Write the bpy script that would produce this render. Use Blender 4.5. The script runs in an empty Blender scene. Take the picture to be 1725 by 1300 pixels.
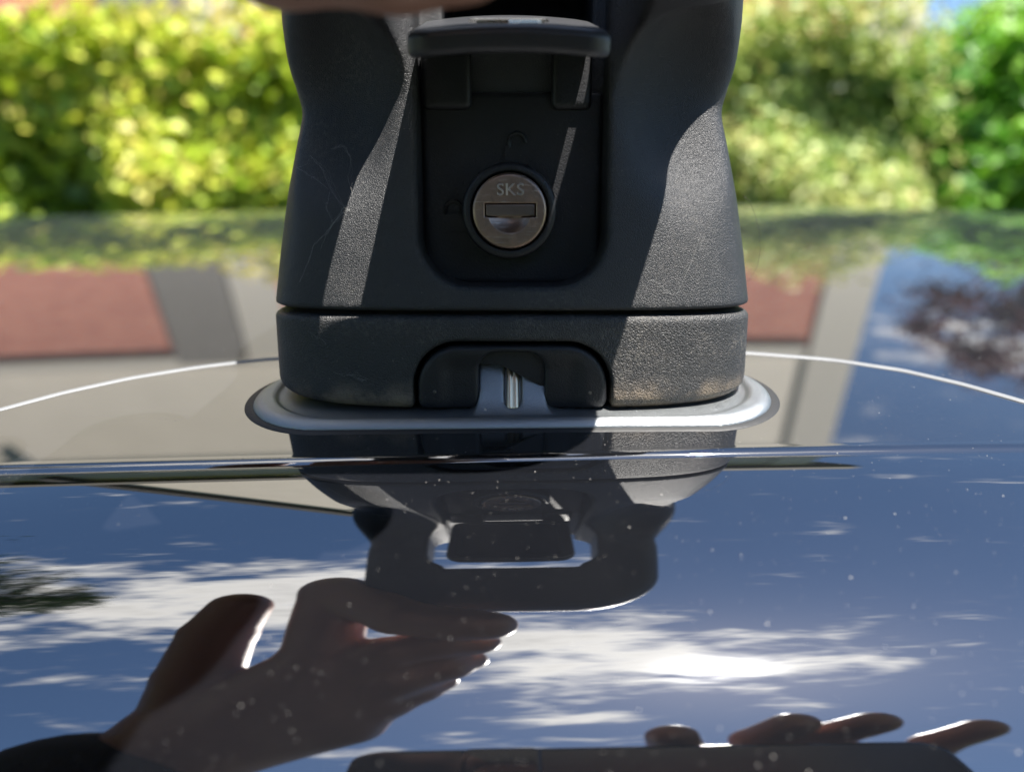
import bpy, math, random
import numpy as np
from math import radians, sin, cos, tan, pi, sqrt
from mathutils import Vector, Matrix

random.seed(7)
RNG = np.random.default_rng(7)
SC = bpy.context.scene
COL = SC.collection

# ------------------------------------------------------------------ camera
# working frame: millimetres from the lens, x along the car, d away across the roof, z up
ZC = 1.49                       # height of the lens above the ground (m)
FPX = 1298.0                    # focal length in photo pixels (photo 1725 wide)
PITCH = radians(12.6)
cam_d = bpy.data.cameras.new('camera')
cam = bpy.data.objects.new('camera', cam_d)
COL.objects.link(cam)
cam.location = (0, 0, ZC)
cam.rotation_euler = (radians(90) - PITCH, 0, 0)
cam_d.sensor_width = 36
cam_d.lens = FPX / 1725 * 36
cam_d.clip_start = 0.004
cam_d.clip_end = 2000
cam_d.dof.use_dof = True
cam_d.dof.focus_distance = 0.141
cam_d.dof.aperture_fstop = cam_d.lens / 3.0
SC.camera = cam

# ------------------------------------------------------------------ light
SUN = Vector((0.258, -0.285, 0.925)).normalized()
sun_el = math.asin(SUN.z)
sun_az = math.atan2(SUN.x, SUN.y)
sl = bpy.data.lights.new('sun', 'SUN')
sl.energy = 5.0
sl.angle = radians(0.53)
sl.color = (1.0, 0.955, 0.89)
so = bpy.data.objects.new('sun', sl)
COL.objects.link(so)
so.rotation_euler = (-SUN).to_track_quat('-Z', 'Y').to_euler()
so.location = (1, -1, 6)

SC.view_settings.view_transform = 'Standard'
SC.view_settings.look = 'None'
SC.view_settings.exposure = 1.92
SC.view_settings.gamma = 1
SC.view_settings.use_curve_mapping = False
SC.cycles.use_denoising = True
SC.cycles.sample_clamp_indirect = 12
SC.cycles.max_bounces = 10
SC.cycles.caustics_reflective = False
SC.cycles.caustics_refractive = False


class NG:
    """tiny helper for node graphs"""
    def __init__(self, tree):
        self.t = tree

    def n(self, typ, **kw):
        nd = self.t.nodes.new(typ)
        for k, v in kw.items():
            setattr(nd, k, v)
        return nd

    def put(self, sock, v):
        if isinstance(v, bpy.types.NodeSocket):
            self.t.links.new(v, sock)
        else:
            sock.default_value = v

    def m(self, op, a, b=0.0, c=0.0, clamp=False):
        nd = self.n('ShaderNodeMath', operation=op, use_clamp=clamp)
        for s, v in zip(nd.inputs, (a, b, c)):
            self.put(s, v)
        return nd.outputs[0]

    def mix(self, f, a, b, mode='MIX'):
        nd = self.n('ShaderNodeMix', data_type='RGBA', blend_type=mode)
        self.put(nd.inputs[0], f)
        for s, v in ((nd.inputs[6], a), (nd.inputs[7], b)):
            if not isinstance(v, bpy.types.NodeSocket) and len(v) == 3:
                v = (*v, 1)
            self.put(s, v)
        return nd.outputs[2]

    def noise(self, vec, scale, detail=4, rough=0.55, dist=0.0):
        nd = self.n('ShaderNodeTexNoise')
        if vec is not None:
            self.put(nd.inputs['Vector'], vec)
        nd.inputs['Scale'].default_value = scale
        nd.inputs['Detail'].default_value = detail
        nd.inputs['Roughness'].default_value = rough
        nd.inputs['Distortion'].default_value = dist
        return nd.outputs['Fac']

    def ramp(self, f, a, b):
        nd = self.n('ShaderNodeMapRange', clamp=True)
        nd.interpolation_type = 'SMOOTHSTEP'
        self.put(nd.inputs[0], f)
        nd.inputs[1].default_value = a
        nd.inputs[2].default_value = b
        return nd.outputs[0]


W = bpy.data.worlds.new('World')
SC.world = W
W.use_nodes = True
wt = W.node_tree
wt.nodes.clear()
g = NG(wt)
sky = g.n('ShaderNodeTexSky', sky_type='NISHITA')
sky.sun_disc = False
sky.sun_elevation = sun_el
sky.sun_rotation = sun_az
sky.altitude = 100
sky.air_density = 1.0
sky.dust_density = 0.3
sky.ozone_density = 2.5
tc = g.n('ShaderNodeTexCoord')
sep = g.n('ShaderNodeSeparateXYZ')
wt.links.new(tc.outputs['Generated'], sep.inputs[0])
dx, dy, dz = sep.outputs
zz = g.m('MAXIMUM', dz, 0.06)
px = g.m('DIVIDE', dx, zz)
py = g.m('DIVIDE', dy, zz)
cmb = g.n('ShaderNodeCombineXYZ')
g.put(cmb.inputs[0], px)
g.put(cmb.inputs[1], g.m('MULTIPLY', py, 1.35))
big = g.noise(cmb.outputs[0], 1.7, 7, 0.62, 0.25)
cmb2 = g.n('ShaderNodeCombineXYZ')
g.put(cmb2.inputs[0], g.m('MULTIPLY', px, 1.0))
g.put(cmb2.inputs[1], g.m('MULTIPLY', py, 1.8))
cmb2.inputs[2].default_value = 3.7
fine = g.noise(cmb2.outputs[0], 6.0, 7, 0.66, 0.3)
# cloud banks as seen mirrored in the paint: (x, y) on the cloud plane, radii, amount
BANKS = [(-0.46, 0.07, 0.42, 0.24, 0.60), (-0.12, 0.12, 0.22, 0.15, 0.42), (0.19, -0.26, 0.25, 0.14, 0.60),
         (0.50, -0.27, 0.16, 0.06, 0.28), (-0.12, -0.80, 0.26, 0.14, 0.45), (0.1, -0.56, 0.14, 0.06, 0.4),
         (1.42, 2.1, 0.33, 0.28, 0.6), (0.05, -0.12, 0.14, 0.06, 0.35)]
acc = None
for bx, by, rx, ry, am in BANKS:
    ex = g.m('DIVIDE', g.m('SUBTRACT', px, bx), rx)
    ey = g.m('DIVIDE', g.m('SUBTRACT', py, by), ry)
    r2 = g.m('ADD', g.m('MULTIPLY', ex, ex), g.m('MULTIPLY', ey, ey))
    gs = g.m('MULTIPLY', g.m('POWER', 2.718, g.m('MULTIPLY', r2, -0.8)), am)
    acc = gs if acc is None else g.m('ADD', acc, gs)
cov = g.m('ADD', g.m('MULTIPLY', g.m('SUBTRACT', fine, 0.5), 2.4), g.m('MULTIPLY', g.m('SUBTRACT', big, 0.56), 1.0))
cov = g.m('ADD', cov, acc)
cloud = g.ramp(cov, 0.14, 0.78)
low = g.ramp(dz, 0.04, 0.30)
cloud = g.m('MULTIPLY', cloud, low)
dsun = g.n('ShaderNodeVectorMath', operation='DOT_PRODUCT')
wt.links.new(tc.outputs['Generated'], dsun.inputs[0])
dsun.inputs[1].default_value = SUN
ds = dsun.outputs['Value']
glow = g.m('POWER', g.m('MAXIMUM', ds, 0.0), 800.0)
glow2 = g.m('POWER', g.m('MAXIMUM', ds, 0.0), 30.0)
cb = g.m('ADD', 11.5, g.m('ADD', g.m('MULTIPLY', glow, 45.0), g.m('MULTIPLY', glow2, 3.5)))
dark = g.ramp(cov, 0.55, 1.25)
cb = g.m('MULTIPLY', cb, g.m('SUBTRACT', 1.0, g.m('MULTIPLY', dark, 0.28)))
ccol = g.n('ShaderNodeVectorMath', operation='SCALE')
ccol.inputs[0].default_value = (1.0, 0.975, 0.94)
g.put(ccol.inputs['Scale'], cb)
hs = g.n('ShaderNodeHueSaturation')
hs.inputs['Saturation'].default_value = 1.08
g.put(hs.inputs['Color'], sky.outputs[0])
skyc = g.mix(cloud, hs.outputs[0], ccol.outputs[0])
bg = g.n('ShaderNodeBackground')
g.put(bg.inputs[0], skyc)
bg.inputs[1].default_value = 0.06
wo = g.n('ShaderNodeOutputWorld')
wt.links.new(bg.outputs[0], wo.inputs[0])

# ------------------------------------------------------------------ helpers


def thing(name, label, cat, loc=(0, 0, 0), group=None):
    o = bpy.data.objects.new(name, None)
    o.empty_display_size = 0.02
    COL.objects.link(o)
    o.location = loc
    o['label'] = label
    o['category'] = cat
    if group:
        o['group'] = group
    return o


def wloc(o):
    v = Vector((0, 0, 0))
    while o is not None:
        v = v + o.location
        o = o.parent
    return v


def obj(name, V, Fc, mat, parent=None, smooth=True, origin=None):
    """one mesh object; V in world metres"""
    V = np.asarray(V, dtype=np.float64).reshape(-1, 3)
    if parent is not None:
        base = np.array(wloc(parent))
        oloc = (0, 0, 0)
    else:
        base = np.array(origin if origin is not None else (0, 0, 0), dtype=float)
        oloc = tuple(base)
    me = bpy.data.meshes.new(name)
    if isinstance(Fc, np.ndarray):
        n, k = Fc.shape
        me.vertices.add(len(V))
        me.vertices.foreach_set('co', (V - base).astype(np.float32).ravel())
        me.loops.add(n * k)
        me.loops.foreach_set('vertex_index', Fc.astype(np.int32).ravel())
        me.polygons.add(n)
        me.polygons.foreach_set('loop_start', np.arange(0, n * k, k, dtype=np.int32))
        me.update(calc_edges=True)
    else:
        me.from_pydata([tuple(v) for v in (V - base)], [], Fc)
    if smooth:
        me.polygons.foreach_set('use_smooth', np.ones(len(me.polygons), dtype=bool))
    me.validate()
    me.materials.append(mat)
    o = bpy.data.objects.new(name, me)
    COL.objects.link(o)
    o.location = oloc
    o.parent = parent
    return o


def mm(P):
    P = np.asarray(P, dtype=np.float64)
    return P / 1000.0 + np.array([0, 0, ZC])


def merge(parts):
    Vs, Fs, k = [], [], 0
    for V, Fc in parts:
        V = np.asarray(V, dtype=float)
        Vs.append(V)
        Fs += [tuple(i + k for i in f) for f in Fc]
        k += len(V)
    return np.concatenate(Vs), Fs


def box(c, s, R=None):
    c = np.array(c, float)
    s = np.array(s, float) / 2
    V = np.array([[x, y, z] for x in (-1, 1) for y in (-1, 1) for z in (-1, 1)], float) * s
    if R is not None:
        V = V @ np.array(R).T
    return V + c, [(0, 1, 3, 2), (4, 6, 7, 5), (0, 4, 5, 1), (2, 3, 7, 6), (0, 2, 6, 4), (1, 5, 7, 3)]


def tube(pts, rad, n=8, cap=True):
    pts = np.asarray(pts, float)
    rad = np.broadcast_to(np.asarray(rad, float), (len(pts),))
    V = []
    up = np.array([0.13, 0.21, 0.97])
    for i, p in enumerate(pts):
        t = pts[min(i + 1, len(pts) - 1)] - pts[max(i - 1, 0)]
        t = t / (np.linalg.norm(t) + 1e-12)
        a = np.cross(t, up)
        if np.linalg.norm(a) < 1e-3:
            a = np.cross(t, [1, 0, 0])
        a /= np.linalg.norm(a)
        b = np.cross(t, a)
        for k in range(n):
            w = 2 * pi * k / n
            V.append(p + rad[i] * (cos(w) * a + sin(w) * b))
    Fc = []
    for i in range(len(pts) - 1):
        for k in range(n):
            k2 = (k + 1) % n
            Fc.append((i * n + k, i * n + k2, (i + 1) * n + k2, (i + 1) * n + k))
    if cap:
        Fc.append(tuple(range(n - 1, -1, -1)))
        Fc.append(tuple((len(pts) - 1) * n + k for k in range(n)))
    return np.array(V), Fc


def grid_faces(nu, nv):
    i = np.arange(nu - 1)[:, None] * nv + np.arange(nv - 1)[None, :]
    i = i.ravel()
    return np.stack([i, i + 1, i + nv + 1, i + nv], 1)


def surface_nets(f, lo, hi, res):
    """mesh the zero level of f (negative inside) on a grid; returns V, F"""
    lo = np.array(lo, np.float32)
    hi = np.array(hi, np.float32)
    n = np.ceil((hi - lo) / res).astype(int) + 1
    ax = [(lo[i] + res * np.arange(n[i])).astype(np.float32) for i in range(3)]
    G = np.empty(tuple(n), np.float32)
    step = max(1, int(2000000 / (n[1] * n[2])))
    for a in range(0, n[0], step):
        X, Y, Z = np.meshgrid(ax[0][a:a + step], ax[1], ax[2], indexing='ij')
        G[a:a + step] = f(X, Y, Z)
    I = G < 0
    c = [slice(None, -1), slice(1, None)]
    cnt = np.zeros(tuple(n - 1), np.int8)
    for i in (0, 1):
        for j in (0, 1):
            for k in (0, 1):
                cnt += I[c[i], c[j], c[k]]
    act = (cnt > 0) & (cnt < 8)
    ids = np.argwhere(act)
    idx = -np.ones(tuple(n - 1), np.int64)
    idx[act] = np.arange(len(ids))
    pos = np.zeros((len(ids), 3))
    wt_ = np.zeros(len(ids))
    corners = [(i, j, k) for i in (0, 1) for j in (0, 1) for k in (0, 1)]
    for a in corners:
        for axn in range(3):
            if a[axn] == 1:
                continue
            b = list(a)
            b[axn] = 1
            ga = G[ids[:, 0] + a[0], ids[:, 1] + a[1], ids[:, 2] + a[2]].astype(float)
            gb = G[ids[:, 0] + b[0], ids[:, 1] + b[1], ids[:, 2] + b[2]].astype(float)
            x = (ga < 0) != (gb < 0)
            t = np.where(x, ga / np.where(x, ga - gb, 1), 0)
            p = np.repeat(np.array([a], float), len(ids), 0)
            p[:, axn] += t
            pos += p * x[:, None]
            wt_ += x
    V = lo + res * (ids + pos / wt_[:, None])
    Fs = []
    for axn in range(3):
        o1, o2 = [(1, 2), (2, 0), (0, 1)][axn]
        sa = [slice(None)] * 3
        sb = [slice(None)] * 3
        sa[axn] = slice(None, -1)
        sb[axn] = slice(1, None)
        A, B = I[tuple(sa)], I[tuple(sb)]
        e = np.argwhere(A != B)
        ok = (e[:, o1] > 0) & (e[:, o2] > 0) & (e[:, o1] < n[o1] - 1) & (e[:, o2] < n[o2] - 1)
        e = e[ok]
        ins = A[e[:, 0], e[:, 1], e[:, 2]]
        q = []
        for s1, s2 in ((0, 0), (-1, 0), (-1, -1), (0, -1)):
            c_ = e.copy()
            c_[:, o1] += s1
            c_[:, o2] += s2
            q.append(idx[c_[:, 0], c_[:, 1], c_[:, 2]])
        q = np.stack(q, 1)
        q[~ins] = q[~ins][:, ::-1]
        Fs.append(q)
    return V, np.concatenate(Fs)


def smin(a, b, k):
    h = np.maximum(k - np.abs(a - b), 0) / k
    return np.minimum(a, b) - h * h * k * 0.25


def smax(a, b, k):
    return -smin(-a, -b, k)


def sd_box(X, Y, Z, c, h, r):
    qx = np.abs(X - c[0]) - (h[0] - r)
    qy = np.abs(Y - c[1]) - (h[1] - r)
    qz = np.abs(Z - c[2]) - (h[2] - r)
    return np.sqrt(np.maximum(qx, 0) ** 2 + np.maximum(qy, 0) ** 2 + np.maximum(qz, 0) ** 2) + np.minimum(np.maximum(qx, np.maximum(qy, qz)), 0) - r


def sd_rect(A, B, ca, cb, ha, hb, r):
    qa = np.abs(A - ca) - (ha - r)
    qb = np.abs(B - cb) - (hb - r)
    return np.sqrt(np.maximum(qa, 0) ** 2 + np.maximum(qb, 0) ** 2) + np.minimum(np.maximum(qa, qb), 0) - r


def sd_cap(X, Y, Z, a, b, ra, rb):
    a = np.array(a, np.float32)
    b = np.array(b, np.float32)
    ba = b - a
    L = float(np.dot(ba, ba)) + 1e-9
    t = np.clip(((X - a[0]) * ba[0] + (Y - a[1]) * ba[1] + (Z - a[2]) * ba[2]) / L, 0, 1)
    return np.sqrt((X - a[0] - t * ba[0]) ** 2 + (Y - a[1] - t * ba[1]) ** 2 + (Z - a[2] - t * ba[2]) ** 2) - (ra + (rb - ra) * t)


# ------------------------------------------------------------------ materials


def material(name):
    m = bpy.data.materials.new(name)
    m.use_nodes = True
    t = m.node_tree
    t.nodes.clear()
    gg = NG(t)
    out = gg.n('ShaderNodeOutputMaterial')
    b = gg.n('ShaderNodeBsdfPrincipled')
    t.links.new(b.outputs[0], out.inputs[0])
    tcn = gg.n('ShaderNodeTexCoord')
    return m, gg, b, tcn.outputs['Object'], out


def bump(gg, b, h, dist, strength=1.0):
    bp = gg.n('ShaderNodeBump')
    bp.inputs['Strength'].default_value = strength
    bp.inputs['Distance'].default_value = dist
    gg.put(bp.inputs['Height'], h)
    gg.t.links.new(bp.outputs[0], b.inputs['Normal'])


def simple(name, col, rough=0.5, metal=0.0, var=0.15, vscale=30.0, bscale=0, bdist=0.0, spec=0.5):
    m, gg, b, co, out = material(name)
    nz = gg.noise(co, vscale, 4)
    lo = tuple(c * (1 - var) for c in col)
    hi = tuple(min(1, c * (1 + var)) for c in col)
    gg.put(b.inputs['Base Color'], gg.mix(nz, lo, hi))
    b.inputs['Roughness'].default_value = rough
    b.inputs['Metallic'].default_value = metal
    b.inputs['Specular IOR Level'].default_value = spec
    if bscale:
        bump(gg, b, gg.noise(co, bscale, 3), bdist)
    return m


def plastic(name, col=(0.016, 0.0165, 0.018), rough=0.46, dust=0.5, grain=2300, gd=0.00011, dirt=0.0):
    """moulded black plastic with a leather grain and grey dust"""
    m, gg, b, co, out = material(name)
    big_ = gg.noise(co, 55, 5, 0.6)
    fn = gg.noise(co, 1400, 3, 0.7)
    dm = gg.m('MULTIPLY', gg.ramp(big_, 0.45, 0.78), gg.ramp(fn, 0.42, 0.75))
    dm = gg.m('MULTIPLY', dm, dust)
    spk = gg.n('ShaderNodeTexVoronoi')
    gg.put(spk.inputs['Vector'], co)
    spk.inputs['Scale'].default_value = 420
    dot = gg.m('LESS_THAN', spk.outputs['Distance'], 0.055)
    dm = gg.m('MAXIMUM', dm, gg.m('MULTIPLY', dot, 0.55 * min(1, dust * 2)))
    pc_ = gg.mix(dm, col, (0.21, 0.19, 0.165))
    if dirt:
        sz = gg.n('ShaderNodeSeparateXYZ')
        gg.put(sz.inputs[0], co)
        edge = gg.m('SUBTRACT', 1.0, gg.ramp(sz.outputs[2], -0.0035, 0.0035))
        edge = gg.m('MULTIPLY', gg.m('MULTIPLY', edge, gg.ramp(gg.noise(co, 130, 6, 0.7), 0.36, 0.66)), dirt)
        pc_ = gg.mix(edge, pc_, (0.30, 0.235, 0.165))
    gg.put(b.inputs['Base Color'], pc_)
    gg.put(b.inputs['Roughness'], gg.m('ADD', rough, gg.m('MULTIPLY', dm, 0.3)))
    b.inputs['Specular IOR Level'].default_value = 0.42
    vor = gg.n('ShaderNodeTexVoronoi', feature='SMOOTH_F1')
    gg.put(vor.inputs['Vector'], co)
    vor.inputs['Scale'].default_value = grain
    h = gg.m('ADD', gg.m('MULTIPLY', vor.outputs['Distance'], -0.8), gg.noise(co, grain * 0.7, 2, 0.6))
    bump(gg, b, h, gd)
    return m


def car_paint(name, rough=0.012, ior=3.3, dust=1.0, sheen=0.0):
    m, gg, b, co, out = material(name)
    dm = None
    for sc_, th, seed in ((300, 0.023, 0.0), (520, 0.034, 5.0), (1300, 0.045, 9.0)):
        v = gg.n('ShaderNodeTexVoronoi', voronoi_dimensions='3D')
        ad = gg.n('ShaderNodeVectorMath', operation='ADD')
        gg.put(ad.inputs[0], co)
        ad.inputs[1].default_value = (seed, seed, seed)
        gg.put(v.inputs['Vector'], ad.outputs[0])
        v.inputs['Scale'].default_value = sc_
        sp = gg.n('ShaderNodeSeparateColor')
        gg.put(sp.inputs[0], v.outputs['Color'])
        lim = gg.m('MULTIPLY', gg.m('POWER', sp.outputs[0], 2.0), th * 2)
        d1 = gg.m('LESS_THAN', v.outputs['Distance'], lim)
        dm = d1 if dm is None else gg.m('MAXIMUM', dm, d1)
    film = gg.m('ADD', 0.001, gg.m('MULTIPLY', gg.ramp(gg.noise(co, 45, 7, 0.7), 0.35, 0.85), 0.005))
    dm = gg.m('MULTIPLY', gg.m('MAXIMUM', gg.m('MULTIPLY', dm, 0.8), film), dust)
    b.inputs['Base Color'].default_value = (0.0035, 0.004, 0.0055, 1)
    b.inputs['Roughness'].default_value = rough
    b.inputs['IOR'].default_value = ior
    b.inputs['Sheen Weight'].default_value = sheen
    b.inputs['Sheen Roughness'].default_value = 0.35
    b.inputs['Sheen Tint'].default_value = (0.8, 0.78, 0.74, 1)
    df = gg.n('ShaderNodeBsdfDiffuse')
    df.inputs[0].default_value = (0.26, 0.25, 0.235, 1)
    mx = gg.n('ShaderNodeMixShader')
    gg.put(mx.inputs[0], dm)
    gg.t.links.new(b.outputs[0], mx.inputs[1])
    gg.t.links.new(df.outputs[0], mx.inputs[2])
    gg.t.links.new(mx.outputs[0], out.inputs[0])
    return m


def leaf_mat(name, cols, trans=0.35):
    m, gg, b, co, out = material(name)
    at = gg.n('ShaderNodeAttribute', attribute_name='tint')
    rp = gg.n('ShaderNodeValToRGB')
    el = rp.color_ramp.elements
    while len(el) < len(cols):
        el.new(0.5)
    for i, c in enumerate(cols):
        el[i].position = i / (len(cols) - 1)
        el[i].color = (*c, 1)
    gg.put(rp.inputs[0], at.outputs['Fac'])
    gg.put(b.inputs['Base Color'], rp.outputs[0])
    b.inputs['Roughness'].default_value = 0.5
    tr = gg.n('ShaderNodeBsdfTranslucent')
    gg.put(tr.inputs[0], rp.outputs[0])
    mx = gg.n('ShaderNodeMixShader')
    mx.inputs[0].default_value = trans
    gg.t.links.new(b.outputs[0], mx.inputs[1])
    gg.t.links.new(tr.outputs[0], mx.inputs[2])
    gg.t.links.new(mx.outputs[0], out.inputs[0])
    return m


M = {}
M['paint'] = car_paint('black_car_paint')
M['paint_far'] = car_paint('black_roof_paint', rough=0.02, ior=2.8, dust=1.0, sheen=0.13)
M['rubber'] = simple('black_rubber', (0.012, 0.012, 0.012), 0.6, bscale=900, bdist=0.0001)
M['film_edge'] = simple('pale_film_edge', (0.13, 0.135, 0.14), 0.5, vscale=300)
M['plastic'] = plastic('black_grained_plastic', (0.020, 0.0208, 0.0225), 0.42, 0.30, 6800, 0.00017)
M['plastic_base'] = plastic('dusty_black_base_plastic', (0.024, 0.024, 0.0245), 0.46, 0.6, 4300, 0.00021, 0.9)
M['plastic_in'] = plastic('black_smooth_plastic', (0.009, 0.0095, 0.0115), 0.5, 0.12, 3600, 0.00006)
M['plastic_flap'] = plastic('black_flap_plastic', (0.020, 0.021, 0.024), 0.42, 0.1, 2600, 0.00003)


def brushed(name, col, rough, grain, gd, metal=1.0):
    m, gg, b, co, out = material(name)
    nz = gg.noise(co, grain, 3, 0.7)
    gg.put(b.inputs['Base Color'], gg.mix(nz, tuple(c * 0.86 for c in col), col))
    b.inputs['Metallic'].default_value = metal
    gg.put(b.inputs['Roughness'], gg.m('ADD', rough - 0.06, gg.m('MULTIPLY', gg.noise(co, 300, 3), 0.14)))
    bump(gg, b, nz, gd)
    return m


M['plate'] = brushed('satin_silver_coating', (0.33, 0.35, 0.362), 0.38, 4200, 0.00012, 0.9)
M['steel'] = brushed('polished_steel', (0.78, 0.64, 0.42), 0.3, 900, 0.000004)
M['lock'], gg, b, co, out = material('worn_nickel_lock_face')
mp = gg.n('ShaderNodeMapping')
gg.put(mp.inputs[0], co)
mp.inputs['Scale'].default_value = (260, 260, 3200)
scr = gg.ramp(gg.noise(mp.outputs[0], 1.0, 4, 0.7), 0.56, 0.7)
gr = gg.ramp(gg.noise(co, 420, 5, 0.65), 0.42, 0.7)
cc = gg.mix(gr, (0.29, 0.215, 0.17), (0.20, 0.145, 0.112))
gg.put(b.inputs['Base Color'], gg.mix(gg.m('MULTIPLY', scr, 0.55), cc, (0.52, 0.46, 0.41)))
b.inputs['Metallic'].default_value = 1.0
gg.put(b.inputs['Roughness'], gg.m('ADD', 0.38, gg.m('MULTIPLY', gr, 0.2)))
bump(gg, b, gg.m('ADD', scr, gr), 0.000012)
M['lock_dark'] = brushed('worn_lock_shutter', (0.22, 0.18, 0.155), 0.38, 420, 0.00001)
M['lettering'] = brushed('polished_raised_letters', (0.80, 0.73, 0.66), 0.3, 500, 0.000004)
M['emblem'] = brushed('silver_emblem', (0.8, 0.79, 0.77), 0.25, 700, 0.000005)
M['web'] = simple('cobweb_silk', (0.34, 0.335, 0.32), 0.5)
M['skin'], gg, b, co, out = material('skin')
n1 = gg.noise(co, 60, 4)
gg.put(b.inputs['Base Color'], gg.mix(n1, (0.36, 0.18, 0.125), (0.47, 0.255, 0.185)))
b.inputs['Roughness'].default_value = 0.48
b.inputs['Subsurface Weight'].default_value = 0.05
b.inputs['Subsurface Radius'].default_value = (0.006, 0.002, 0.001)
bump(gg, b, gg.noise(co, 900, 3), 0.00008)
M['jacket'] = simple('dark_jacket_cloth', (0.012, 0.012, 0.014), 0.9, bscale=900, bdist=0.0006)
M['trousers'] = simple('dark_denim', (0.03, 0.04, 0.07), 0.9, bscale=1200, bdist=0.0005)
M['leather'] = simple('brown_leather', (0.06, 0.035, 0.02), 0.55)
M['hair'] = simple('brown_hair', (0.035, 0.022, 0.013), 0.5, bscale=300, bdist=0.002)
M['eye'] = simple('eye_white', (0.7, 0.7, 0.68), 0.2)
M['phone'] = simple('charcoal_phone_glass', (0.02, 0.022, 0.024), 0.18)
M['phone_bar'] = simple('black_camera_glass', (0.006, 0.006, 0.007), 0.06)
M['glass'] = simple('dark_window_glass', (0.012, 0.015, 0.017), 0.03)
M['tyre'] = simple('tyre_rubber', (0.016, 0.016, 0.016), 0.8)
M['rim'] = simple('alloy', (0.5, 0.5, 0.52), 0.3, 1.0)
M['bark'] = simple('grey_brown_bark', (0.12, 0.09, 0.065), 0.9, bscale=40, bdist=0.01)
M['siding'], gg, b, co, out = material('beige_lap_siding')
sp = gg.n('ShaderNodeSeparateXYZ')
gg.put(sp.inputs[0], co)
lap = gg.m('SUBTRACT', 1.0, gg.m('FRACT', gg.m('MULTIPLY', sp.outputs[2], 7.0)))
gg.put(b.inputs['Base Color'], gg.mix(gg.noise(co, 3, 4), (0.42, 0.375, 0.31), (0.50, 0.45, 0.38)))
b.inputs['Roughness'].default_value = 0.7
bump(gg, b, lap, 0.02)
M['brick'], gg, b, co, out = material('red_brown_brick')
mp = gg.n('ShaderNodeMapping')
gg.put(mp.inputs[0], co)
mp.inputs['Rotation'].default_value = (radians(90), 0, 0)
bk = gg.n('ShaderNodeTexBrick')
gg.put(bk.inputs['Vector'], mp.outputs[0])
bk.inputs['Color1'].default_value = (0.40, 0.115, 0.07, 1)
bk.inputs['Color2'].default_value = (0.50, 0.17, 0.105, 1)
bk.inputs['Mortar'].default_value = (0.36, 0.31, 0.27, 1)
bk.inputs['Scale'].default_value = 4.4
bk.inputs['Mortar Size'].default_value = 0.016
gg.put(b.inputs['Base Color'], bk.outputs[0])
b.inputs['Roughness'].default_value = 0.85
M['trim_grey'] = simple('grey_brown_board', (0.17, 0.15, 0.13), 0.7)
M['trim_pale'] = simple('pale_taupe_board', (0.48, 0.43, 0.37), 0.65)
M['shingle'] = simple('dark_roof_shingle', (0.055, 0.05, 0.047), 0.9, var=0.35, vscale=9, bscale=14, bdist=0.02)
M['asphalt'] = simple('driveway_asphalt', (0.055, 0.055, 0.055), 0.9, var=0.3, vscale=60, bscale=120, bdist=0.004)
M['lawn'] = simple('lawn_grass', (0.055, 0.095, 0.025), 0.95, var=0.4, vscale=14, bscale=80, bdist=0.02)

# ------------------------------------------------------------------ ground
s = 300
V, Fc = np.array([[-s, -s, 0], [s, -s, 0], [s, s, 0], [-s, s, 0]], float), [(0, 1, 2, 3)]
o = obj('ground', V, Fc, M['lawn'], smooth=False)
o['kind'] = 'structure'
V = np.array([[-9, -2.6, 0.004], [9, -2.6, 0.004], [9, 2.0, 0.004], [-9, 2.0, 0.004]], float)
o = obj('driveway', V, [(0, 1, 2, 3)], M['asphalt'], smooth=False)
o['kind'] = 'structure'

# ------------------------------------------------------------------ the car: roof profile across d (mm), swept along x
S0, DC = 9.0, 720.0
rd = np.linspace(126, 2 * DC - 126, 1200)
rs = np.radians(S0) * ((DC - rd) / (DC - 126))
rz = np.concatenate([[0], np.cumsum(np.tan((rs[1:] + rs[:-1]) / 2) * np.diff(rd))])
rz += -37.4 - np.interp(140, rd, rz)
pt = np.linspace(0, 74, 260)
ps = np.radians(9.5 + 0.50 * pt + 0.0042 * pt ** 2)
pd = 123.3 - np.concatenate([[0], np.cumsum(np.cos((ps[1:] + ps[:-1]) / 2) * np.diff(pt))])
pz = rz[0] - 1.0 - np.concatenate([[0], np.cumsum(np.sin((ps[1:] + ps[:-1]) / 2) * np.diff(pt))])
RX, YAW, TILT = 11000.0, 0.030, 0.014


def roof_z(x, d):
    return np.interp(d - YAW * x, rd, rz) - x * x / (2 * RX) + TILT * x


def sweep(prof, xs):
    """prof: (n,2) of d,z in mm; returns world V and faces"""
    prof = np.asarray(prof)
    X, I = np.meshgrid(xs, np.arange(len(prof)), indexing='ij')
    k = np.exp(-(X / 420.0) ** 2)
    D = prof[I, 0] + YAW * X * k
    Z = prof[I, 1] - X * X / (2 * RX) + TILT * X * k
    return mm(np.stack([X, D, Z], -1).reshape(-1, 3)), grid_faces(len(xs), len(prof))


car = thing('parked_car', 'glossy black car with dusty roof mirroring sky, house and trees', 'car', (0, 0.72, 0))
xs = np.linspace(-820, 900, 140)
# roof skin with rolled edges
rr = 2.4
roll = [(126 - rr * sin(a), rz[0] - rr * (1 - cos(a))) for a in np.radians(np.linspace(95, 10, 12))]
roll_far = [(2 * DC - p[0], p[1]) for p in roll[::-1]]
prof = [(roll[0][0] + 0.4, rz[0] - 4.5)] + roll + list(zip(rd, rz)) + roll_far
V, Fc = sweep(prof, xs)
obj('roof_panel', V, Fc[:, ::-1], M['paint_far'], car)
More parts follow.
